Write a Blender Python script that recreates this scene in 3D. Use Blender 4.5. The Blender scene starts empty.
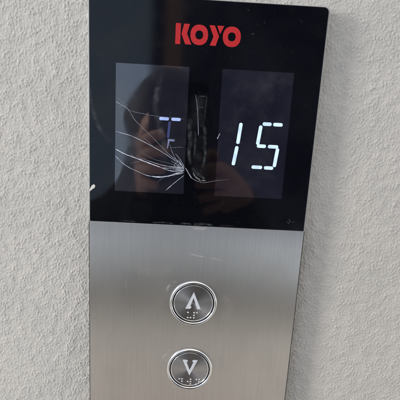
import bpy, bmesh, math, random
import numpy as np
from mathutils import Vector, Matrix
from mathutils.geometry import tessellate_polygon

random.seed(7)
S = bpy.context.scene
COL = S.collection
MM = 0.001
Z0 = 1.58                       # height of the panel's origin above the floor (m)
WALL_Y = 0.0095                 # wall face behind the panel's front (front is y = 0)

# ------------------------------------------------------------------ camera
cam_d = bpy.data.cameras.new('camera')
cam = bpy.data.objects.new('camera', cam_d); COL.objects.link(cam)
S.camera = cam
cam_d.sensor_width = 36.0; cam_d.sensor_height = 36.0
cam_d.lens = 36.0 * 440 / 400
cam_d.clip_start = 0.005; cam_d.clip_end = 200
# rows: world X, Y (into the wall), Z seen in camera axes (right, down, forward)
RX = Vector((0.998392, 0.049776, 0.027142))
RY = Vector((-0.014663, -0.235745, 0.971704))
RZ = Vector((0.054766, -0.970539, -0.234636))
right = Vector((RX[0], RY[0], RZ[0])); up = -Vector((RX[1], RY[1], RZ[1])); back = -Vector((RX[2], RY[2], RZ[2]))
m = Matrix((right, up, back)).transposed().to_4x4()
m.translation = Vector((-0.0069, -0.2723, Z0))
cam.matrix_world = m

# ------------------------------------------------------------------ surroundings' light (procedural environment)
W = bpy.data.worlds.new("World"); S.world = W; W.use_nodes = True
nt = W.node_tree; nt.nodes.clear()
class G:
    """small node-graph helper"""
    def __init__(s, nt): s.nt = nt
    def n(s, t, **k):
        nd = s.nt.nodes.new(t)
        for a, b in k.items():
            if a == 'inp':
                for i, v in b.items():
                    if isinstance(v, bpy.types.NodeSocket): s.nt.links.new(v, nd.inputs[i])
                    else: nd.inputs[i].default_value = v
            else: setattr(nd, a, b)
        return nd
    def math(s, op, a, b=0.0, c=0.0, clamp=False):
        return s.n('ShaderNodeMath', operation=op, use_clamp=clamp, inp={0: a, 1: b, 2: c}).outputs[0]
    def step(s, v, a, b, lo=0.0, hi=1.0):
        return s.n('ShaderNodeMapRange', interpolation_type='SMOOTHSTEP', inp={0: v, 1: a, 2: b, 3: lo, 4: hi}).outputs[0]
    def mix(s, f, a, b, mode='MIX'):
        nd = s.n('ShaderNodeMix', data_type='RGBA', blend_type=mode)
        for i, v in ((0, f), (6, a), (7, b)):
            if isinstance(v, bpy.types.NodeSocket): s.nt.links.new(v, nd.inputs[i])
            else: nd.inputs[i].default_value = v
        return nd.outputs[2]
    def ramp(s, f, stops, interp='LINEAR'):
        nd = s.n('ShaderNodeValToRGB', inp={0: f}); cr = nd.color_ramp; cr.interpolation = interp
        while len(cr.elements) < len(stops): cr.elements.new(0.5)
        for e, (p, c) in zip(cr.elements, stops):
            e.position = p; e.color = c if len(c) == 4 else (*c, 1)
        return nd.outputs[0]
g = G(nt)
tc = g.n('ShaderNodeTexCoord').outputs['Generated']
xyz = g.n('ShaderNodeSeparateXYZ', inp={0: tc}).outputs
az = g.math('DEGREES', g.math('ARCTAN2', xyz[0], g.math('MULTIPLY', xyz[1], -1.0)))
el = g.math('DEGREES', g.math('ARCSINE', xyz[2]))
cloud = g.n('ShaderNodeTexNoise', inp={'Vector': tc, 'Scale': 7.0, 'Detail': 5.0, 'Roughness': 0.6}).outputs[0]
cl = g.step(cloud, 0.35, 0.7)
sky = g.mix(cl, (0.50, 0.66, 0.90, 1), (0.66, 0.78, 0.94, 1))
warm = g.mix(g.step(az, -40, -70), sky, (1.32, 1.26, 1.14, 1))
darkc = g.mix(cl, (0.05, 0.055, 0.09, 1), (0.14, 0.15, 0.21, 1))
inside = g.math('MULTIPLY', g.step(az, -6.2, -4.8), g.step(az, 62, 44))
inside = g.math('MULTIPLY', inside, g.step(el, -18.0, -16.8))
post = g.math('MULTIPLY', g.step(az, -4.3, -3.2), g.step(az, -1.2, -2.4))
post = g.math('MULTIPLY', post, g.step(el, 0.0, 3.0))
darkc = g.mix(post, darkc, (0.50, 0.31, 0.26, 1))
c = g.mix(inside, warm, darkc)
c = g.mix(g.step(az, 50, 75), c, (1.68, 1.62, 1.50, 1))
c = g.mix(g.step(el, 28, 50), c, (1.52, 1.47, 1.37, 1))
low = g.step(el, -16.8, -18.0)
c = g.mix(low, c, (1.12, 1.22, 1.32, 1))
bg = g.n('ShaderNodeBackground', inp={'Color': c, 'Strength': 1.0})
g.n('ShaderNodeOutputWorld', inp={'Surface': bg.outputs[0]})

# ------------------------------------------------------------------ window light from the left
def area(name, loc, target, size, energy, col):
    l = bpy.data.lights.new(name, 'AREA'); l.shape = 'RECTANGLE'; l.size, l.size_y = size; l.energy = energy; l.color = col
    o = bpy.data.objects.new(name, l); COL.objects.link(o); o.location = loc
    o.rotation_euler = (Vector(target) - Vector(loc)).to_track_quat('-Z', 'Y').to_euler()
    return o
area('window_light', (-2.20, -0.90, Z0 + 0.42), (0, 0, Z0 - 0.07), (0.46, 0.85), 38, (1.0, 0.975, 0.93))

S.view_settings.view_transform = 'Standard'; S.view_settings.look = 'None'
S.view_settings.exposure = 0.0; S.view_settings.gamma = 1.0
S.render.resolution_x = S.render.resolution_y = 1024
S.cycles.max_bounces = 8

# ------------------------------------------------------------------ materials
def material(name):
    mt = bpy.data.materials.new(name); mt.use_nodes = True
    t = mt.node_tree; t.nodes.clear(); k = G(t)
    p = k.n('ShaderNodeBsdfPrincipled')
    k.n('ShaderNodeOutputMaterial', inp={'Surface': p.outputs[0]})
    return mt, k, p
def setp(k, p, **kw):
    for a, v in kw.items():
        a = a.replace('_', ' ')
        if isinstance(v, bpy.types.NodeSocket): k.nt.links.new(v, p.inputs[a])
        else: p.inputs[a].default_value = v
def objco(k, scale=(1, 1, 1), rot=(0, 0, 0)):
    tc = k.n('ShaderNodeTexCoord').outputs['Object']
    return k.n('ShaderNodeMapping', inp={'Vector': tc, 'Scale': scale, 'Rotation': rot}).outputs[0]
def noise(k, v, sc, det=3.0, rough=0.55):
    return k.n('ShaderNodeTexNoise', inp={'Vector': v, 'Scale': sc, 'Detail': det, 'Roughness': rough}).outputs[0]
def bump(k, h, strength, dist):
    return k.n('ShaderNodeBump', inp={'Height': h, 'Strength': strength, 'Distance': dist}).outputs[0]

def make_wall_mat():
    mt, k, p = material('sprayed_stucco')
    v = objco(k)
    big = noise(k, v, 9.0, 4.0); fine = noise(k, v, 900.0, 3.0); tiny = noise(k, v, 3500.0, 2.0)
    col = k.mix(big, (0.575, 0.552, 0.520, 1), (0.635, 0.612, 0.580, 1))
    col = k.mix(k.step(noise(k, v, 40.0, 3.0), 0.35, 0.7, 0.0, 0.3), col, (0.47, 0.465, 0.44, 1))
    col = k.mix(k.step(fine, 0.60, 0.76, 0.0, 0.25), col, (0.42, 0.41, 0.385, 1))
    # coarse bump only beyond the patch that carries modelled relief
    geo = k.n('ShaderNodeSeparateXYZ', inp={0: k.n('ShaderNodeTexCoord').outputs['Object']}).outputs
    ax = k.step(k.math('ABSOLUTE', geo[0]), 0.22, 0.26)
    azz = k.step(k.math('ABSOLUTE', k.math('ADD', geo[2], -(Z0 - 0.075))), 0.22, 0.26)
    far = k.math('MAXIMUM', ax, azz)
    st = noise(k, v, 300.0, 4.0, 0.6)
    h = k.math('ADD', k.math('MULTIPLY', st, k.math('MULTIPLY', far, 0.9)), k.math('MULTIPLY', tiny, 0.07))
    setp(k, p, Base_Color=col, Roughness=0.92, Specular_IOR_Level=0.15, Normal=bump(k, h, 1.0, 0.0012))
    return mt
M_wall = make_wall_mat()

def make_steel():
    mt, k, p = material('brushed_steel')
    streak = noise(k, objco(k, (5200, 60, 30)), 1.0, 3.0, 0.6)
    streak2 = noise(k, objco(k, (1500, 30, 7)), 1.0, 2.0, 0.5)
    smudge = noise(k, objco(k, (1, 1, 0.55)), 30.0, 5.0, 0.62)
    s = k.math('ADD', k.math('MULTIPLY', streak, 0.6), k.math('MULTIPLY', streak2, 0.4))
    col = k.ramp(s, [(0.30, (0.56, 0.545, 0.53)), (0.5, (0.63, 0.615, 0.60)), (0.72, (0.70, 0.69, 0.675))])
    col = k.mix(k.step(smudge, 0.42, 0.72, 0.0, 0.30), col, (0.46, 0.44, 0.425, 1))
    rough = k.math('ADD', k.step(smudge, 0.3, 0.75, 0.27, 0.32), k.math('MULTIPLY', streak, 0.03))
    tan = k.n('ShaderNodeCombineXYZ', inp={0: 1.0, 1: 0.0, 2: 0.0}).outputs[0]
    setp(k, p, Base_Color=col, Metallic=1.0, Roughness=rough, Anisotropic=1.0, Tangent=tan,
         Normal=bump(k, streak, 0.25, 0.00002))
    return mt
M_steel = make_steel()

def simple(name, col, rough=0.5, metal=0.0, ior=1.45, var=0.08, scale=150.0, **kw):
    mt, k, p = material(name)
    nz = noise(k, objco(k), scale, 4.0, 0.6)
    a = tuple(max(0, c * (1 - var)) for c in col); b = tuple(min(1, c * (1 + var)) for c in col)
    setp(k, p, Base_Color=k.mix(nz, (*a, 1), (*b, 1)), Metallic=metal, IOR=ior,
         Roughness=k.step(nz, 0.2, 0.8, rough * 0.88, min(1, rough * 1.12)), **kw)
    return mt
M_house = simple('housing_metal', (0.52, 0.52, 0.52), 0.75, 1.0)
M_chrome = simple('chrome', (0.80, 0.80, 0.80), 0.10, 1.0, scale=300)
M_groove = simple('dark_groove', (0.03, 0.03, 0.032), 0.5)
M_legend = simple('button_legend', (0.66, 0.69, 0.74), 0.5)
M_dot = simple('braille_metal', (0.72, 0.70, 0.68), 0.28, 1.0)
M_chip = simple('white_paint', (0.72, 0.70, 0.66), 0.7)
M_red = simple('red_print', (0.53, 0.021, 0.025), 0.42, 0.0, var=0.14, scale=500)

def make_glass(name, base, ior, haze):
    mt, k, p = material(name)
    v = objco(k)
    sm = noise(k, v, 45.0, 6.0, 0.65)
    dust = noise(k, v, 1500.0, 1.0, 0.4)
    d = k.step(dust, 0.76, 0.82, 0.0, 0.35)
    col = k.mix(k.step(sm, 0.45, 0.8, 0.0, 1.0), (*base, 1), (*[b + haze for b in base], 1))
    col = k.mix(d, col, (0.16, 0.17, 0.19, 1))
    setp(k, p, Base_Color=col, IOR=ior, Roughness=k.step(sm, 0.3, 0.75, 0.025, 0.10), Normal=bump(k, noise(k, v, 18.0, 2.0), 0.05, 0.0006))
    return mt
M_glass = make_glass('black_glass', (0.0022, 0.0026, 0.0045), 1.45, 0.0035)
M_win_l = make_glass('smoked_display_glass', (0.011, 0.012, 0.021), 2.2, 0.012)
M_win_r = make_glass('smoked_display_glass_clear', (0.007, 0.0075, 0.015), 1.78, 0.020)

def make_face():
    mt, k, p = material('turned_metal')
    co = k.n('ShaderNodeTexCoord').outputs['Object']
    sx = k.n('ShaderNodeSeparateXYZ', inp={0: co}).outputs
    r = k.math('SQRT', k.math('ADD', k.math('MULTIPLY', sx[0], sx[0]), k.math('MULTIPLY', sx[2], sx[2])))
    ring = k.n('ShaderNodeTexNoise', noise_dimensions='1D', inp={'W': r, 'Scale': 4200.0, 'Detail': 3.0}).outputs[0]
    col = k.mix(ring, (0.50, 0.50, 0.51, 1), (0.66, 0.66, 0.67, 1))
    tan = k.n('ShaderNodeTangent', direction_type='RADIAL', axis='Y').outputs[0]
    setp(k, p, Base_Color=col, Metallic=1.0, Roughness=0.30, Anisotropic=0.85, Anisotropic_Rotation=0.25, Tangent=tan,
         Normal=bump(k, ring, 0.15, 0.00005))
    return mt
M_face = make_face()

def make_led(name, col, strength):
    mt, k, p = material(name)
    nz = noise(k, objco(k), 220.0, 2.0)
    setp(k, p, Base_Color=(0.02, 0.02, 0.03, 1), Roughness=0.4, Emission_Color=(*col, 1), Emission_Strength=k.step(nz, 0.3, 0.7, strength * 0.86, strength * 1.1))
    return mt
M_led = make_led('lit_segment', (0.60, 0.79, 1.0), 1.15)
M_led_dim = make_led('half_lit_segment', (0.42, 0.54, 1.0), 0.95)
M_led_stem = make_led('barely_lit_segment', (0.08, 0.12, 0.50), 0.28)
M_led_faint = make_led('fading_segment', (0.40, 0.45, 0.75), 0.42)

def see_through(name, col, rough, opacity, metal=0.0, patchy=None, fade=False):
    mt = bpy.data.materials.new(name); mt.use_nodes = True
    t = mt.node_tree; t.nodes.clear(); k = G(t)
    p = k.n('ShaderNodeBsdfPrincipled', inp={'Base Color': (*col, 1), 'Roughness': rough, 'Metallic': metal})
    tr = k.n('ShaderNodeBsdfTransparent')
    op = opacity
    if patchy:
        op = k.step(noise(k, objco(k), patchy, 4.0, 0.65), 0.40, 0.68, opacity * 0.15, opacity)
    if fade: op = k.math('MULTIPLY', op, k.n('ShaderNodeAttribute', attribute_name='fade').outputs['Fac'])
    mx = k.n('ShaderNodeMixShader', inp={0: op, 1: tr.outputs[0], 2: p.outputs[0]})
    k.n('ShaderNodeOutputMaterial', inp={'Surface': mx.outputs[0]})
    return mt
M_crack = see_through('crack_bright', (0.80, 0.86, 1.0), 0.35, 0.95)
M_crack2 = see_through('crack_dull', (0.60, 0.64, 0.78), 0.35, 0.55)
M_scuff = see_through('scuff', (0.78, 0.78, 0.80), 0.6, 0.5, 0.0, 1400.0, True)
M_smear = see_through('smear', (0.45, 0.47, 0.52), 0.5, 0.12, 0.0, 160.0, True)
M_dust = see_through('dust', (0.5, 0.5, 0.5), 0.7, 0.22)

M_film = see_through('adhesive_residue', (0.012, 0.013, 0.016), 0.30, 0.9, 0.0, 110.0, True)

# ------------------------------------------------------------------ mesh helpers (panel space in mm: x right, z up, y into the wall)
def link(name, me, mat, parent=None):
    o = bpy.data.objects.new(name, me); COL.objects.link(o)
    if mat: me.materials.append(mat)
    if parent: o.parent = parent
    return o
def from_bm(name, bm, mat, parent=None, smooth=False, origin=None):
    bmesh.ops.recalc_face_normals(bm, faces=bm.faces)
    if origin is not None:
        bmesh.ops.translate(bm, verts=bm.verts, vec=[-v for v in origin])
    for v in bm.verts: v.co *= MM
    me = bpy.data.meshes.new(name); bm.to_mesh(me); bm.free()
    if smooth:
        for f in me.polygons: f.use_smooth = True
    o = link(name, me, mat, parent)
    if origin is not None: o.location = [v * MM for v in origin]
    return o
def rrect(x0, x1, z0, z1, r=(0, 0, 0, 0), n=8):
    """outline, counter-clockwise from bottom left; r = radius at BL, BR, TR, TL"""
    out = []
    for (cx, cz, sx, sz, a0, rr) in ((x0, z0, 1, 1, 180, r[0]), (x1, z0, -1, 1, 270, r[1]), (x1, z1, -1, -1, 0, r[2]), (x0, z1, 1, -1, 90, r[3])):
        if rr <= 0: out.append((cx, cz)); continue
        for i in range(n + 1):
            a = math.radians(a0 + 90 * i / n)
            out.append((cx + sx * rr + rr * math.cos(a), cz + sz * rr + rr * math.sin(a)))
    return out
def plate(name, x0, x1, z0, z1, yf, yb, mat, parent, r=(0, 0, 0, 0), bev=0.25):
    bm = bmesh.new(); rings = []
    steps = [(0.0, yb), (0.0, yf + bev), (bev * 0.3, yf + bev * 0.3), (bev, yf)]
    for ins, y in steps:
        rr = tuple(max(a - ins, 0.01) if a > 0 else 0 for a in r)
        rings.append([bm.verts.new((x, y, z)) for x, z in rrect(x0 + ins, x1 - ins, z0 + ins, z1 - ins, rr)])
    for a, b in zip(rings, rings[1:]):
        for i in range(len(a)):
            bm.faces.new((a[i], a[(i + 1) % len(a)], b[(i + 1) % len(a)], b[i]))
    bm.faces.new(rings[-1]); bm.faces.new(rings[0])
    return from_bm(name, bm, mat, parent)
def prism_bm(loops, yf, yb, bm=None):
    bm = bm or bmesh.new()
    tris = tessellate_polygon([[Vector((x, z, 0)) for x, z in L] for L in loops])
    fr, bk = [], []
    for L in loops:
        fr += [bm.verts.new((x, yf, z)) for x, z in L]; bk += [bm.verts.new((x, yb, z)) for x, z in L]
    for t in tris:
        for vv in (fr, bk):
            try: bm.faces.new([vv[i] for i in t])
            except ValueError: pass
    k = 0
    for L in loops:
        n = len(L)
        for i in range(n):
            a, b = k + i, k + (i + 1) % n
            bm.faces.new((fr[a], fr[b], bk[b], bk[a]))
        k += n
    return bm
def prism(name, loops, yf, yb, mat, parent, **kw): return from_bm(name, prism_bm(loops, yf, yb), mat, parent, **kw)
def catmull(pts, n=6):
    P = [Vector((x, z)) for x, z in pts]
    P = [P[0] * 2 - P[1]] + P + [P[-1] * 2 - P[-2]]; out = []
    for i in range(1, len(P) - 2):
        a, b, c, d = P[i - 1:i + 3]
        for j in range(n):
            t = j / n
            out.append(0.5 * (2 * b + (c - a) * t + (2 * a - 5 * b + 4 * c - d) * t * t + (3 * b - a - 3 * c + d) * t ** 3))
    out.append(P[-2]); return out
def ribbon(name, pts, w0, w1, yf, yb, mat, parent, jit=0.0, wj=0.25, n=6):
    """thin raised line of changing width along a smoothed path"""
    c = catmull(pts, n) if len(pts) > 2 else [Vector(pts[0]).lerp(Vector(pts[1]), i / 8) for i in range(9)]
    L, R = [], []
    for i, p in enumerate(c):
        d = (c[min(i + 1, len(c) - 1)] - c[max(i - 1, 0)]).normalized(); nrm = Vector((-d.y, d.x))
        t = i / (len(c) - 1); w = (w0 + (w1 - w0) * t) * (1 + random.uniform(-wj, wj))
        if i in (0, len(c) - 1): w *= 0.3
        q = p + nrm * random.uniform(-jit, jit)
        L.append(q + nrm * w); R.append(q - nrm * w)
    bm = bmesh.new()
    V = [[bm.verts.new((q.x, y, q.y)) for q in side] for side in (L, R) for y in (yf, yb)]
    lf, lb, rf, rb = V
    for i in range(len(c) - 1):
        for a, b in ((lf, rf), (rb, lb), (lb, lf), (rf, rb)):
            bm.faces.new((a[i], a[i + 1], b[i + 1], b[i]))
    bm.faces.new((lf[0], rf[0], rb[0], lb[0])); bm.faces.new((lf[-1], lb[-1], rb[-1], rf[-1]))
    return from_bm(name, bm, mat, parent)
def soft_ribbon(name, pts, w0, w1, yf, mat, parent, n=8, taper=0.25):
    '''thin film whose cover fades out to its rim (attribute fade)'''
    c = catmull(pts, n) if len(pts) > 2 else [Vector(pts[0]).lerp(Vector(pts[1]), i / 10) for i in range(11)]
    K = 9; V = []; F = []; A = []
    for i, p in enumerate(c):
        d = (c[min(i + 1, len(c) - 1)] - c[max(i - 1, 0)]).normalized(); nr = Vector((-d.y, d.x)); t = i / (len(c) - 1)
        w = w0 + (w1 - w0) * t; end = min(1.0, t / taper, (1 - t) / taper)
        for j in range(K):
            q = p + nr * w * (2 * j / (K - 1) - 1)
            V.append((q.x * MM, yf * MM, q.y * MM)); A.append(math.cos((j / (K - 1) - 0.5) * math.pi) ** 1.3 * end)
    for i in range(len(c) - 1):
        for j in range(K - 1):
            a = i * K + j; F.append((a, a + 1, a + K + 1, a + K))
    me = bpy.data.meshes.new(name); me.from_pydata(V, [], F)
    at = me.attributes.new('fade', 'FLOAT', 'POINT'); at.data.foreach_set('value', A)
    return link(name, me, mat, parent)
def lathe(name, prof, cx, cz, mat, parent, n=96, cap=False):
    bm = bmesh.new(); rings = []
    for r, y in prof:
        rings.append([bm.verts.new((cx + r * math.cos(2 * math.pi * i / n), y, cz + r * math.sin(2 * math.pi * i / n))) for i in range(n)])
    for a, b in zip(rings, rings[1:]):
        for i in range(n): bm.faces.new((a[i], a[(i + 1) % n], b[(i + 1) % n], b[i]))
    if cap: bm.faces.new(rings[-1])
    return from_bm(name, bm, mat, parent, smooth=not cap, origin=(cx, 0, cz))

# ------------------------------------------------------------------ the wall: one sheet, modelled spray relief around the panel
def build_wall():
    d = 0.00032
    zc = Z0 - 0.075; half = 0.26
    xs = np.arange(-half, half + d / 2, d); zs = np.arange(zc - half, zc + half + d / 2, d)
    nx, nz = len(xs), len(zs)
    rng = np.random.default_rng(11)
    fx = np.fft.fftfreq(nx, d)[None, :]; fz = np.fft.fftfreq(nz, d)[:, None]
    def band(lam, width, stretch=1.0, tilt=0.0):
        ct, st = math.cos(tilt), math.sin(tilt)
        u = (fx * ct + fz * st); v = (-fx * st + fz * ct) * stretch
        f = np.sqrt(u * u + v * v) * lam
        filt = np.exp(-0.5 * (np.log(np.maximum(f, 1e-6)) / width) ** 2)
        h = np.fft.ifft2(np.fft.fft2(rng.standard_normal((nz, nx))) * filt).real
        return h / h.std()
    def grains(sigma, per_mm2, stretch=1.0, lo=0.4):
        n = int(nx * nz * (d * 1000) ** 2 * per_mm2)
        f = np.zeros((nz, nx)); f[rng.integers(0, nz, n), rng.integers(0, nx, n)] = rng.uniform(lo, 1.0, n)
        filt = np.exp(-2 * (math.pi * sigma) ** 2 * (fx * fx + fz * fz * stretch ** 2))
        g_ = np.fft.ifft2(np.fft.fft2(f) * filt).real
        return g_ * 2 * math.pi * (sigma / d) ** 2 * stretch
    c = band(0.011, 0.4); e = band(0.00085, 0.35); w = band(0.0022, 0.35, 1.3, 0.3)
    grain = grains(0.00031, 0.62, 1.3) + 0.9 * grains(0.00021, 1.15, 1.1) + 0.16 * w + 0.16 * e
    grain = 1.5 * np.tanh(grain / 1.5)
    H = 0.00027 * grain * (1 + 0.22 * np.clip(c, -1.6, 1.6)) + 0.00005 * c
    H = H - H.mean()
    ex = np.clip((half - np.abs(xs)) / 0.02, 0, 1)[None, :]; ez = np.clip((half - np.abs(zs - zc)) / 0.02, 0, 1)[:, None]
    H = H * ex * ez
    ox = np.array([0.27, 0.3, 0.36, 0.5, 0.8, 1.3, 2.2]); 
    X = np.concatenate([-ox[::-1], xs, ox])
    zl = np.array([0.0, 0.5, 0.9, zc - half - 0.05, zc - half - 0.01]); zh = np.array([zc + half + 0.01, zc + half + 0.06, 2.2, 2.8])
    Z = np.concatenate([zl, zs, zh])
    HH = np.zeros((len(Z), len(X))); HH[len(zl):len(zl) + nz, len(ox):len(ox) + nx] = H
    NX, NZ = len(X), len(Z)
    co = np.empty((NZ, NX, 3), np.float32)
    co[..., 0] = X[None, :]; co[..., 2] = Z[:, None]; co[..., 1] = WALL_Y - HH
    idx = np.arange(NX * NZ, dtype=np.int32).reshape(NZ, NX)
    q = np.stack([idx[:-1, :-1], idx[:-1, 1:], idx[1:, 1:], idx[1:, :-1]], -1).reshape(-1, 4)
    me = bpy.data.meshes.new('wall')
    me.vertices.add(NX * NZ); me.vertices.foreach_set('co', co.reshape(-1))
    me.loops.add(q.size); me.loops.foreach_set('vertex_index', q.reshape(-1))
    me.polygons.add(len(q)); me.polygons.foreach_set('loop_start', np.arange(0, q.size, 4, dtype=np.int32))
    me.polygons.foreach_set('loop_total', np.full(len(q), 4, np.int32))
    me.polygons.foreach_set('use_smooth', np.ones(len(q), bool))
    me.update(calc_edges=True)
    o = link('wall', me, M_wall); o['kind'] = 'structure'
    o['label'] = 'rough off white sprayed stucco wall behind the call panel'
    return o
build_wall()

# floor in front of the wall (it is what the lower steel mirrors)
def build_floor():
    mt, k, p = material('worn_floor')
    v = objco(k); nz = noise(k, v, 3.0, 6.0, 0.6); n2 = noise(k, v, 60.0, 3.0)
    col = k.mix(nz, (0.55, 0.53, 0.51, 1), (0.63, 0.61, 0.59, 1)); col = k.mix(k.step(n2, 0.4, 0.7, 0, 0.3), col, (0.27, 0.24, 0.21, 1))
    floor_y = k.n('ShaderNodeSeparateXYZ', inp={0: v}).outputs[1]
    col = k.mix(k.step(floor_y, -2.48, -2.58), col, (0.06, 0.056, 0.053, 1))   # dark strip added at the far edge to darken the steel's mirrored horizon
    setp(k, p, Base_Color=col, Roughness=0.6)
    bm = bmesh.new()
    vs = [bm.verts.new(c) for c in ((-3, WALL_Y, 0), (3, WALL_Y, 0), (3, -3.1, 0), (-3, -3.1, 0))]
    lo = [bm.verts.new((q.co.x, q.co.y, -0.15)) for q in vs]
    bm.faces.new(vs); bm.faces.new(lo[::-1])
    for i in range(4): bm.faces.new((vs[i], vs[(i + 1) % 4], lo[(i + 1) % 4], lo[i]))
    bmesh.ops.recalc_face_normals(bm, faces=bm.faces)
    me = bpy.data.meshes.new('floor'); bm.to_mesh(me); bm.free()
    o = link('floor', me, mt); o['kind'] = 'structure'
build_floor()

# ------------------------------------------------------------------ the call panel
panel = bpy.data.objects.new('lift_call_panel', None); COL.objects.link(panel)
panel.location = (0, 0, Z0); panel.empty_display_size = 0.05
panel['label'] = 'tall steel lift call panel with black glass display top, two round buttons and lit 15'
panel['category'] = 'call panel'

plate('housing', -70.0, 70.0, -244.5, 53.0, 0.55, 10.2, M_house, panel, (3.2, 3.2, 3.4, 3.4), 0.35)
plate('face_plate', -69.3, 69.3, -243.8, -83.25, 0.0, 1.4, M_steel, panel, (2.6, 2.6, 0, 0), 0.1)
M_edge_shade = simple('edge_shade_dark', (0.085, 0.08, 0.075), 0.8)
plate('edge_shade_strip', -70.03, 70.03, -244.9, -83.35, 0.38, 10.4, M_edge_shade, panel, (3.4, 3.4, 0, 0), 0.3)  # dark strip added as the shadow line between steel and wall
cover = plate('display_cover', -69.15, 69.15, -83.1, 52.45, -0.15, 1.4, M_glass, panel, (0, 0, 2.9, 2.9), 0.25)

# --- printed lettering on the cover
LY = (-0.185, -0.14)
def ring_loops(cx, cz, rx, rz, ix, iz, n=40, sq=2.25):
    def e(a, b): return [(cx + a * math.copysign(abs(math.cos(t)) ** (2 / sq), math.cos(t)), cz + b * math.copysign(abs(math.sin(t)) ** (2 / sq), math.sin(t)))
                         for t in (2 * math.pi * i / n for i in range(n))]
    return [e(rx, rz), e(ix, iz)]
def letter(parts):
    bm = bmesh.new()
    for loops in parts: prism_bm(loops, *LY, bm=bm)
    return from_bm('logo_letter', bm, M_red, cover)
letter([[[(-19.0, 27.5), (-16.1, 27.5), (-16.1, 39.0), (-19.0, 39.0)]],
        [[(-15.5, 33.2), (-13.1, 27.6), (-9.5, 27.6), (-12.3, 33.5), (-10.9, 38.9), (-14.2, 38.9)]]])
letter([ring_loops(-5.15, 33.2, 5.15, 5.65, 2.25, 2.45)])
letter([[[(0.5, 38.9), (3.6, 38.9), (6.45, 33.1), (4.75, 27.7), (1.25, 27.7), (3.2, 32.7)]], [[(5.0, 38.9), (9.1, 38.9), (6.95, 34.3)]]])
letter([ring_loops(13.9, 33.2, 5.25, 5.65, 2.25, 2.45)])

# --- display windows
WY = (-0.165, -0.10)
def window(x0, x1, mat, label):
    o = prism('display_window', [rrect(x0, x1, -62.4, 15.0)], *WY, mat, panel); o['label'] = label; return o
win_l = window(-53.4, -10.0, M_win_l, 'cracked display window with a broken dim symbol')
win_r = window(9.7, 52.6, M_win_r, 'unbroken display window showing a lit white 15')
SY = (-0.195, -0.15)
def segment(a, b, hw, mat, parent):
    a, b = Vector(a), Vector(b); d = (b - a).normalized(); n = Vector((-d.y, d.x))
    a2, b2 = a + d * hw * 0.05, b - d * hw * 0.05
    L = []
    for c, s in ((b2 - d * hw, 1), (a2 + d * hw, -1)):
        for i in range(9):
            t = math.radians(-90 + 180 * i / 8)
            cc = abs(math.cos(t)) ** 0.8 * s; ss = math.sin(t) * s
            L.append(tuple(c + d * hw * cc + n * hw * ss))
    return prism('digit_segment', [L], *SY, mat, parent)
HW = 1.08
for a, b in [((23.2, -15.9), (22.0, -29.0)), ((21.8, -30.2), (20.1, -42.4)),
             ((36.3, -15.9), (42.0, -15.9)), ((42.8, -15.9), (48.8, -15.9)), ((35.5, -16.8), (34.3, -28.9)),
             ((33.9, -29.5), (39.7, -29.5)), ((40.8, -29.5), (47.4, -29.5)), ((47.1, -30.2), (45.9, -42.2)),
             ((31.7, -42.8), (38.5, -42.8)), ((39.5, -42.9), (45.5, -42.9))]:
    segment(a, b, HW, M_led, win_r)
for a, b, w, mt in [((-26.9, -16.0), (-20.9, -16.0), 0.95, M_led_dim), ((-19.6, -16.0), (-13.7, -16.0), 0.95, M_led_dim),
                    ((-21.3, -28.7), (-16.9, -28.9), 0.65, M_led_faint)]:
    segment(a, b, w, mt, win_l)
segment((-20.4, -17.4), (-21.1, -27.6), 0.75, M_led_stem, win_l)
prism('digit_segment', [[(-21.2, -29.4), (-20.0, -29.4), (-20.9, -34.0), (-21.5, -34.0)]], *SY, M_led_faint, win_l)

# --- the crack: a star of fractures from the window's right edge
CY = (-0.22, -0.15)
def jag(pts, amp, n):
    out = [Vector(pts[0])]
    for a, b in zip(pts, pts[1:]):
        a, b = Vector(a), Vector(b); d = (b - a); nr = Vector((-d.y, d.x)).normalized()
        for i in range(1, n + 1):
            out.append(a + d * (i / n) + nr * (random.uniform(-amp, amp) if i < n else 0))
    return [tuple(q) for q in out]
def crack(pts, w0, w1, mat=M_crack, amp=0.10, parent=None):
    sm = [tuple(q) for q in catmull(pts, 3)]
    return ribbon('crack', jag(sm, amp, 2), w0 * 0.74, w1 * 0.74, *CY, mat, parent or win_l, 0.02, 0.45, 1)
crack([(-10.1, -46.9), (-17.5, -48.1), (-25.4, -45.9), (-35.6, -42.5), (-45.8, -39.4), (-53.2, -36.1)], 0.20, 0.22)
crack([(-10.3, -47.3), (-20.5, -51.3), (-31.5, -51.9), (-39.4, -49.3), (-47.2, -45.7), (-53.3, -40.2)], 0.15, 0.13)
crack([(-31.5, -51.8), (-26.0, -52.4), (-20.0, -51.4), (-10.4, -48.6)], 0.22, 0.18)
crack([(-10.6, -45.4), (-22.3, -44.9), (-31.7, -42.6), (-37.2, -40.8)], 0.15, 0.05)
crack([(-10.2, -46.2), (-16.0, -45.9), (-23.8, -46.3), (-31.7, -44.1), (-38.5, -41.9), (-44.0, -39.0)], 0.12, 0.06)
crack([(-10.2, -44.1), (-19.5, -38.0), (-25.9, -32.1), (-35.3, -23.5), (-41.6, -17.7), (-46.2, -11.3), (-53.3, -7.6)], 0.13, 0.10, M_crack2)
crack([(-10.1, -45.1), (-21.0, -38.3), (-32.0, -32.5), (-42.9, -27.7), (-53.3, -25.2)], 0.10, 0.13)
crack([(-53.3, -7.3), (-47.7, -9.9), (-43.2, -12.6), (-28.0, -14.8), (-11.0, -15.6)], 0.14, 0.04, M_crack2)
crack([(-10.3, -50.4), (-15.7, -55.2), (-21.2, -60.5)], 0.12, 0.16)
crack([(-10.2, -45.6), (-14.5, -42.0), (-18.2, -36.0), (-19.8, -31.5)], 0.09, 0.05)
crack([(-10.3, -45.0), (-13.0, -40.4), (-16.3, -37.0)], 0.08, 0.05)
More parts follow.
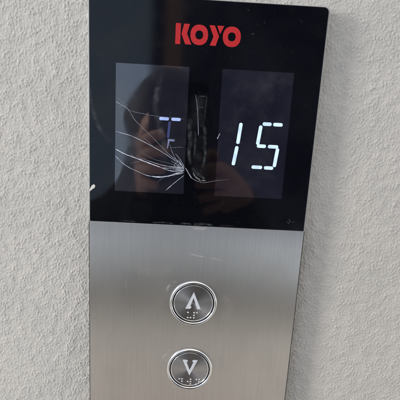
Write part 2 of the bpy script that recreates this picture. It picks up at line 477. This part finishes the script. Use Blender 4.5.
crack([(-10.3, -46.6), (-19.5, -43.2), (-29.0, -41.2), (-37.0, -37.5)], 0.09, 0.04, M_crack2)
crack([(-19.6, -33.6), (-15.8, -33.0), (-11.2, -32.8)], 0.07, 0.05, M_crack2)
for a_, b_ in (((-46.0, -9.0), (-52.5, -11.0)), ((-48.0, -8.5), (-53.0, -5.0)), ((-38.0, -43.2), (-44.0, -44.5)), ((-30.0, -33.3), (-36.0, -28.2)), ((-22.0, -51.7), (-27.0, -56.0)), ((-36.0, -42.4), (-40.5, -39.2))):
    crack([a_, ((a_[0] + b_[0]) / 2, (a_[1] + b_[1]) / 2 + 0.3), b_], 0.09, 0.03, M_crack2)
for i in range(22):                              # short fine rays round the point of impact
    a_ = math.radians(random.uniform(118, 232)); r0 = random.uniform(0.4, 3.0); r1 = r0 + random.uniform(2.5, 9.0)
    o_ = Vector((-10.2, -46.9)); u_ = Vector((math.cos(a_), math.sin(a_)))
    p_, q_ = o_ + u_ * r0, o_ + u_ * r1
    if p_.x > -10.3: continue
    crack([tuple(p_), tuple(p_.lerp(q_, 0.5)), tuple(q_)], random.uniform(0.06, 0.13), 0.03, random.choice((M_crack, M_crack2)))
for r_ in (2.2, 4.6, 6.8):                       # broken arcs between the rays
    c_ = [(-10.2 + r_ * math.cos(t), -46.9 + r_ * math.sin(t)) for t in (math.radians(140 + 14 * j + random.uniform(-5, 5)) for j in range(6))]
    crack(c_[:4] if r_ > 4 else c_, 0.08, 0.05, M_crack, 0.1)
ribbon('crack', [(-9.6, -45.4), (-8.2, -47.6), (-6.4, -50.3), (-5.4, -51.8)], 0.22, 0.34, *CY, M_crack2, cover, 0.08)
ribbon('crack', [(-5.4, -51.8), (-2.2, -53.4), (2.6, -54.3), (10.1, -52.7), (18.5, -51.4)], 0.15, 0.02, *CY, M_crack2, cover, 0.08)
ribbon('crack', [(9.1, -26.6), (10.7, -22.9)], 0.28, 0.2, *CY, M_crack2, cover, 0.05)

# --- dark sticky residue between the windows
res = soft_ribbon('sticky_residue', [(-3.0, 0.5), (-2.6, -10.0), (-2.4, -24.0), (-2.2, -40.0), (-0.6, -54.5)], 6.0, 7.5, -0.18, M_film, panel, 10, 0.12)
res['label'] = 'dark crumpled streak of sticky residue between the two windows'
M_streak = see_through('residue_streak', (0.34, 0.38, 0.40), 0.35, 0.22, 0.0, 330.0, True)
for pts, w in (([(-7.9, -13.5), (-8.2, -20.0), (-7.4, -28.0), (-7.7, -36.0), (-6.2, -45.0)], 1.9), ([(-0.4, -16.0), (1.5, -24.0), (1.7, -32.0), (2.3, -38.0), (0.7, -47.0)], 1.5), ([(-4.0, -0.5), (-3.3, -14.0)], 0.6),
               ([(1.3, -0.5), (0.7, -15.5)], 0.7), ([(-3.8, -1.6), (1.3, -1.4)], 0.5), ([(-5.8, -45.0), (-1.5, -49.0), (3.2, -52.0)], 1.6), ([(-4.6, -22.0), (-4.2, -30.0), (-4.9, -42.0)], 0.8), ([(-3.6, -8.0), (0.9, -8.2)], 0.4)):
    soft_ribbon('streak', pts, w, w * 0.7, -0.19, M_streak, res)
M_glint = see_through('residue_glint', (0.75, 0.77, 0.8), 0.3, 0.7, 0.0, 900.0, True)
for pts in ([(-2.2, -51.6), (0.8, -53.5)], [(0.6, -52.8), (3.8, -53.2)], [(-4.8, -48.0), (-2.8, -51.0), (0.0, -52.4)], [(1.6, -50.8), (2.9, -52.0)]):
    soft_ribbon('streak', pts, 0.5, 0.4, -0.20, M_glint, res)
ribbon('scratch', [(-5.6, -0.7), (-4.6, -5.3), (-3.4, -14.2), (-2.5, -25.0)], 0.07, 0.14, -0.23, -0.15, M_crack2, cover, 0.06)

# --- chip of white paint, scratches, smears, dust on the glass
prism('paint_chip', [[(-69.2, -63.7), (-68.9, -61.8), (-67.7, -59.6), (-66.4, -58.9), (-65.6, -59.8), (-66.0, -61.2), (-67.3, -62.0), (-68.3, -63.0)]], -0.5, -0.14, M_chip, cover)
soft_ribbon('smear', [(-69.0, 6.0), (-68.2, -7.0), (-65.5, -18.0), (-60.5, -27.5), (-55.0, -33.0)], 1.3, 2.0, -0.17, M_smear, cover)
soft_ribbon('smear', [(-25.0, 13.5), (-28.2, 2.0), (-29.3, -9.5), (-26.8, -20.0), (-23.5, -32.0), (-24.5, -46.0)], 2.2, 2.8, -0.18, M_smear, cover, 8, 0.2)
bm = bmesh.new()
for i in range(55):
    x, z = random.uniform(-68, 68), random.uniform(-82, 51)
    r = random.choice((0.08, 0.1, 0.12, 0.16, 0.22)); k = random.randint(4, 6); a0 = random.random() * 6
    q = [(x + r * random.uniform(.6, 1.3) * math.cos(a0 + 2 * math.pi * j / k), z + r * random.uniform(.6, 1.3) * math.sin(a0 + 2 * math.pi * j / k)) for j in range(k)]
    prism_bm([q], -0.225, -0.15, bm)
dust = from_bm('dust', bm, M_dust, cover); dust['kind'] = 'stuff'

for pts in ([(58.5, -75.5), (59.6, -76.8), (58.8, -78.2), (57.7, -77.2)], [(61.3, -76.9), (62.0, -77.8)]):
    ribbon('scratch', pts, 0.14, 0.1, -0.19, -0.14, M_dust, cover, 0.05)
for i in range(7):
    x, z = random.uniform(22, 64), random.uniform(24, 48)
    soft_ribbon('smear', [(x, z), (x + random.uniform(-3, 3), z + random.uniform(-2, 2))], 0.5, 0.3, -0.19, M_smear, cover)
M_wipe = see_through('wipe_mark', (0.55, 0.56, 0.58), 0.5, 0.15, 0.0, 420.0, True)
for x, l, w in ((-30, 16, 0.7), (-12, 9, 0.9), (-3, 14, 1.3), (14, 10, 0.6), (-50, 12, 0.4)):
    soft_ribbon('smear', [(x, -82.2), (x + l * 0.5, -82.0 + 0.3 * w), (x + l, -82.3)], w, w * 0.6, -0.18, M_wipe, cover)
# --- the two push buttons
def button(cx, cz, label, arrow, dots):
    root = bpy.data.objects.new('call_button', None); COL.objects.link(root); root.parent = panel
    root.location = (cx * MM, 0, cz * MM); root.empty_display_size = 0.01; root['label'] = label
    lathe('bezel', [(16.0, 0.2), (16.0, -0.7), (15.85, -1.15), (15.5, -1.5), (15.05, -1.68), (14.6, -1.6), (14.25, -1.3), (14.05, -0.85), (13.95, -0.3), (13.9, 0.2)], 0, 0, M_chrome, root)
    lathe('gap', [(13.95, -0.12), (13.1, -0.12)], 0, 0, M_groove, root)
    lathe('rim', [(13.3, 0.1), (13.3, -0.75), (13.15, -0.98), (12.95, -1.05), (12.75, -0.95), (12.65, -0.6)], 0, 0, M_chrome, root)
    lathe('cap', [(12.7, -0.2), (12.7, -0.62), (12.55, -0.7)], 0, 0, M_face, root, cap=True)
    prism('arrow', arrow, -0.78, -0.66, M_legend, root)
    for x, z in dots:
        o = lathe('braille_dot', [(0.62, -0.65), (0.60, -0.85), (0.48, -1.05), (0.26, -1.16), (0.02, -1.18)], x, z, M_dot, root, n=14)
    return root
up_arrow = [[(0, 8.2), (5.1, -3.5), (5.3, -4.0), (2.3, -4.0), (1.75, -2.0), (0.0, 3.6), (-1.75, -2.0), (-1.5, -4.0), (-5.3, -4.0), (-5.0, -3.4)]]
up_arrow = [[(0.0, 8.3), (5.2, -4.0), (2.7, -4.0), (2.0, -1.7), (0.0, 4.1), (-1.9, -1.9), (-1.0, -2.6), (-2.0, -4.0), (-5.2, -4.0)]]
dn_arrow = [[(0.0, -4.8), (5.3, 7.5), (2.2, 7.5), (1.4, 6.4), (2.4, 5.7), (0.0, -0.6), (-2.4, 5.7), (-1.4, 6.4), (-2.2, 7.5), (-5.3, 7.5)]]
p2 = 1.9
def cell(x, z, which): return [(x + (p2 if d > 3 else 0), z - p2 * ((d - 1) % 3)) for d in which]
button(0.1, -137.45, 'upper call button with an up arrow', up_arrow, cell(-3.2, -6.8, (1, 3, 6)) + cell(1.0, -6.8, (1, 2, 3, 4)))
button(0.1, -187.85, 'lower call button with a down arrow', dn_arrow,
       cell(-6.8, -7.9, (1, 4, 5)) + cell(-0.75, -7.9, (2, 4, 5, 6)) + cell(5.3, -7.9, (1, 3, 4, 5)))

# --- scuffs and scratches on the steel
def scuff(pts, w0, w1, mat=M_scuff): return soft_ribbon('scuff', pts, w0 * 1.9, w1 * 1.9, -0.012, mat, panel)
scuff([(-5.5, -102.2), (2.0, -103.6), (7.0, -104.2)], 0.5, 0.3)
scuff([(9.0, -104.6), (14.0, -105.3), (18.0, -106.4)], 0.4, 0.25)
scuff([(-15.2, -124.5), (-17.6, -126.8), (-17.4, -130.0)], 0.7, 0.5)
scuff([(-12.0, -121.9), (-14.0, -123.6)], 0.35, 0.25)
scuff([(-4.0, -84.4), (1.0, -84.9), (7.5, -84.6)], 0.5, 0.7)
scuff([(-15.0, -176.0), (-18.2, -178.6), (-19.0, -181.8)], 0.6, 0.35)
scuff([(-12.8, -173.6), (-17.0, -174.6)], 0.3, 0.2)
scuff([(-46.0, -124.0), (-45.7, -129.0)], 0.12, 0.08)
M_grease = see_through('grease', (0.50, 0.48, 0.46), 0.55, 0.22, 0.0, 120.0, True)
for pts, w in (([(-24.0, -118.0), (-20.0, -128.0), (-21.0, -142.0)], 5.0), ([(20.0, -126.0), (24.0, -140.0), (21.0, -152.0)], 5.5), ([(-22.0, -170.0), (-20.5, -184.0), (-24.0, -196.0)], 5.0), ([(19.0, -176.0), (23.0, -190.0)], 4.5), ([(-14.0, -158.0), (3.0, -163.0), (16.0, -160.0)], 4.0), ([(-52.0, -108.0), (-30.0, -116.0), (-12.0, -112.0)], 6.0), ([(28.0, -100.0), (48.0, -112.0), (58.0, -130.0)], 6.0)):
    soft_ribbon('smear', pts, w, w * 0.8, -0.008, M_grease, panel, 8, 0.4)
for i in range(16):
    x, z = random.uniform(-64, 64), random.uniform(-225, -88); dx = random.uniform(-4, 4); dz = random.uniform(-5, 5)
    scuff([(x, z), (x + dx, z + dz)], 0.07, 0.05)

# ------------------------------------------------------------------ the person with the phone, seen in the black glass
def skin_obj(name, chains, mat, parent=None, sub=2):
    """chains: lists of (point, radius); a chain may start with an index into the points made so far"""
    verts, rad, edges = [], [], []
    for ch in chains:
        prev = None
        for it in ch:
            if isinstance(it, int): prev = it; continue
            verts.append(it[0]); r = it[1]; rad.append(r if isinstance(r, tuple) else (r, r))
            if prev is not None: edges.append((prev, len(verts) - 1))
            prev = len(verts) - 1
    me = bpy.data.meshes.new(name); me.from_pydata(verts, edges, [])
    o = link(name, me, mat, parent)
    sk = o.modifiers.new('skin', 'SKIN'); sk.use_smooth_shade = True
    lay = me.skin_vertices[0].data if me.skin_vertices else None
    if lay is None:
        bpy.context.view_layer.objects.active = o
        lay = me.skin_vertices[0].data
    for i, r in enumerate(rad):
        lay[i].radius = r; lay[i].use_root = (i == 0)
    sb = o.modifiers.new('sub', 'SUBSURF'); sb.levels = sub; sb.render_levels = sub
    return o
M_skin = simple('skin', (0.44, 0.25, 0.20), 0.5)
M_cloth = simple('dark_cloth', (0.05, 0.053, 0.062), 0.9, scale=700)
M_hair = simple('dark_hair', (0.012, 0.011, 0.012), 0.6, scale=900)
M_phone = simple('phone_back', (0.03, 0.03, 0.036), 0.35)
px0 = -0.045
person = skin_obj('person', [
    [((px0, -0.66, 0.92), (0.15, 0.11)), ((px0, -0.67, 1.08), (0.135, 0.10)), ((px0, -0.665, 1.22), (0.15, 0.11)), ((px0, -0.655, 1.32), (0.10, 0.08)),
     ((px0, -0.63, 1.385), 0.055), ((px0, -0.605, 1.44), (0.064, 0.074)), ((px0, -0.60, 1.50), (0.074, 0.09)), ((px0, -0.605, 1.56), (0.064, 0.08))],
    [3, ((px0 - 0.14, -0.655, 1.29), 0.055), ((px0 - 0.15, -0.55, 1.12), 0.045), ((px0 - 0.045, -0.40, 1.33), 0.028), ((-0.058, -0.332, 1.440), (0.016, 0.022)), ((-0.060, -0.317, 1.484), (0.012, 0.024))],
    [3, ((px0 + 0.17, -0.655, 1.30), 0.055), ((px0 + 0.21, -0.56, 1.12), 0.045), ((px0 + 0.15, -0.42, 1.30), 0.032), ((0.062, -0.335, 1.44), (0.022, 0.03)), ((0.048, -0.318, 1.47), (0.016, 0.034))],
    [0, ((px0 - 0.095, -0.66, 0.80), 0.085), ((px0 - 0.10, -0.65, 0.47), 0.058), ((px0 - 0.10, -0.67, 0.10), 0.042), ((px0 - 0.10, -0.56, 0.035), 0.036)],
    [0, ((px0 + 0.095, -0.66, 0.80), 0.085), ((px0 + 0.10, -0.65, 0.47), 0.058), ((px0 + 0.10, -0.67, 0.10), 0.042), ((px0 + 0.10, -0.56, 0.035), 0.036)],
    # left hand: four fingers across the phone's back, thumb on its edge
    [12, ((-0.068, -0.297, 1.518), 0.0085), ((-0.055, -0.287, 1.524), 0.008), ((-0.040, -0.286, 1.530), 0.0068)],
    [12, ((-0.069, -0.297, 1.500), 0.0088), ((-0.053, -0.287, 1.506), 0.0084), ((-0.033, -0.286, 1.508), 0.007)],
    [12, ((-0.069, -0.297, 1.481), 0.0086), ((-0.054, -0.287, 1.483), 0.0082), ((-0.036, -0.286, 1.484), 0.0068)],
    [12, ((-0.069, -0.297, 1.464), 0.008), ((-0.056, -0.288, 1.462), 0.0072), ((-0.045, -0.286, 1.461), 0.006)],
    [12, ((-0.074, -0.325, 1.515), 0.010), ((-0.058, -0.318, 1.540), 0.0085)],
    # right hand: fingers behind the lower right edge, thumb up
    [17, ((0.034, -0.297, 1.487), 0.0085), ((0.022, -0.288, 1.487), 0.008), ((0.004, -0.286, 1.485), 0.0066)],
    [17, ((0.034, -0.297, 1.470), 0.0085), ((0.022, -0.288, 1.468), 0.008), ((0.000, -0.286, 1.465), 0.0066)],
    [17, ((0.034, -0.298, 1.453), 0.008), ((0.022, -0.289, 1.450), 0.0072), ((0.006, -0.286, 1.447), 0.006)],
    [17, ((0.036, -0.300, 1.438), 0.007), ((0.026, -0.292, 1.433), 0.0064), ((0.014, -0.287, 1.430), 0.0055)],
    [17, ((0.032, -0.325, 1.490), 0.010), ((0.016, -0.318, 1.505), 0.0085)],
], M_skin)
person['label'] = 'person in dark clothes holding up a phone, mirrored in the black glass'
person['category'] = 'person'
skin_obj('hair', [[((px0, -0.665, 1.47), (0.05, 0.03)), ((px0 - 0.012, -0.64, 1.50), (0.108, 0.085)), ((px0 - 0.01, -0.625, 1.545), (0.098, 0.085)), ((px0 - 0.005, -0.605, 1.585), (0.062, 0.07)), ((px0, -0.58, 1.592), (0.045, 0.04))]], M_hair, person)
skin_obj('jacket', [
    [((px0, -0.665, 0.86), (0.175, 0.135)), ((px0, -0.67, 1.08), (0.16, 0.125)), ((px0, -0.665, 1.22), (0.17, 0.13)), ((px0, -0.655, 1.32), (0.115, 0.095)), ((px0 - 0.012, -0.645, 1.39), (0.122, 0.09)), ((px0 - 0.012, -0.65, 1.45), (0.112, 0.085)), ((px0 - 0.012, -0.66, 1.51), (0.102, 0.06))],
    [3, ((px0 - 0.14, -0.655, 1.29), 0.072), ((px0 - 0.15, -0.55, 1.12), 0.06), ((px0 - 0.05, -0.41, 1.32), 0.042), ((-0.062, -0.348, 1.425), 0.036), ((-0.058, -0.335, 1.452), 0.034)],
    [3, ((px0 + 0.17, -0.655, 1.30), 0.072), ((px0 + 0.21, -0.56, 1.12), 0.06), ((px0 + 0.152, -0.43, 1.29), 0.046), ((0.066, -0.348, 1.42), 0.038), ((0.058, -0.336, 1.447), 0.036)]], M_cloth, person)
skin_obj('trousers', [[((px0, -0.66, 0.94), (0.16, 0.12)), ((px0, -0.66, 0.86), (0.16, 0.12))],
    [1, ((px0 - 0.095, -0.66, 0.78), 0.098), ((px0 - 0.10, -0.65, 0.47), 0.074), ((px0 - 0.10, -0.67, 0.08), 0.062)],
    [1, ((px0 + 0.095, -0.66, 0.78), 0.098), ((px0 + 0.10, -0.65, 0.47), 0.074), ((px0 + 0.10, -0.67, 0.08), 0.062)]], M_cloth, person)

phone = plate('phone', -62.0, 13.0, -148.0, 14.0, -301.0, -293.0, M_phone, None, (9, 9, 9, 9), 1.5)
phone.location = (0, 0, Z0)
phone['label'] = 'dark phone held up in both hands in front of the call panel'; phone['category'] = 'phone'
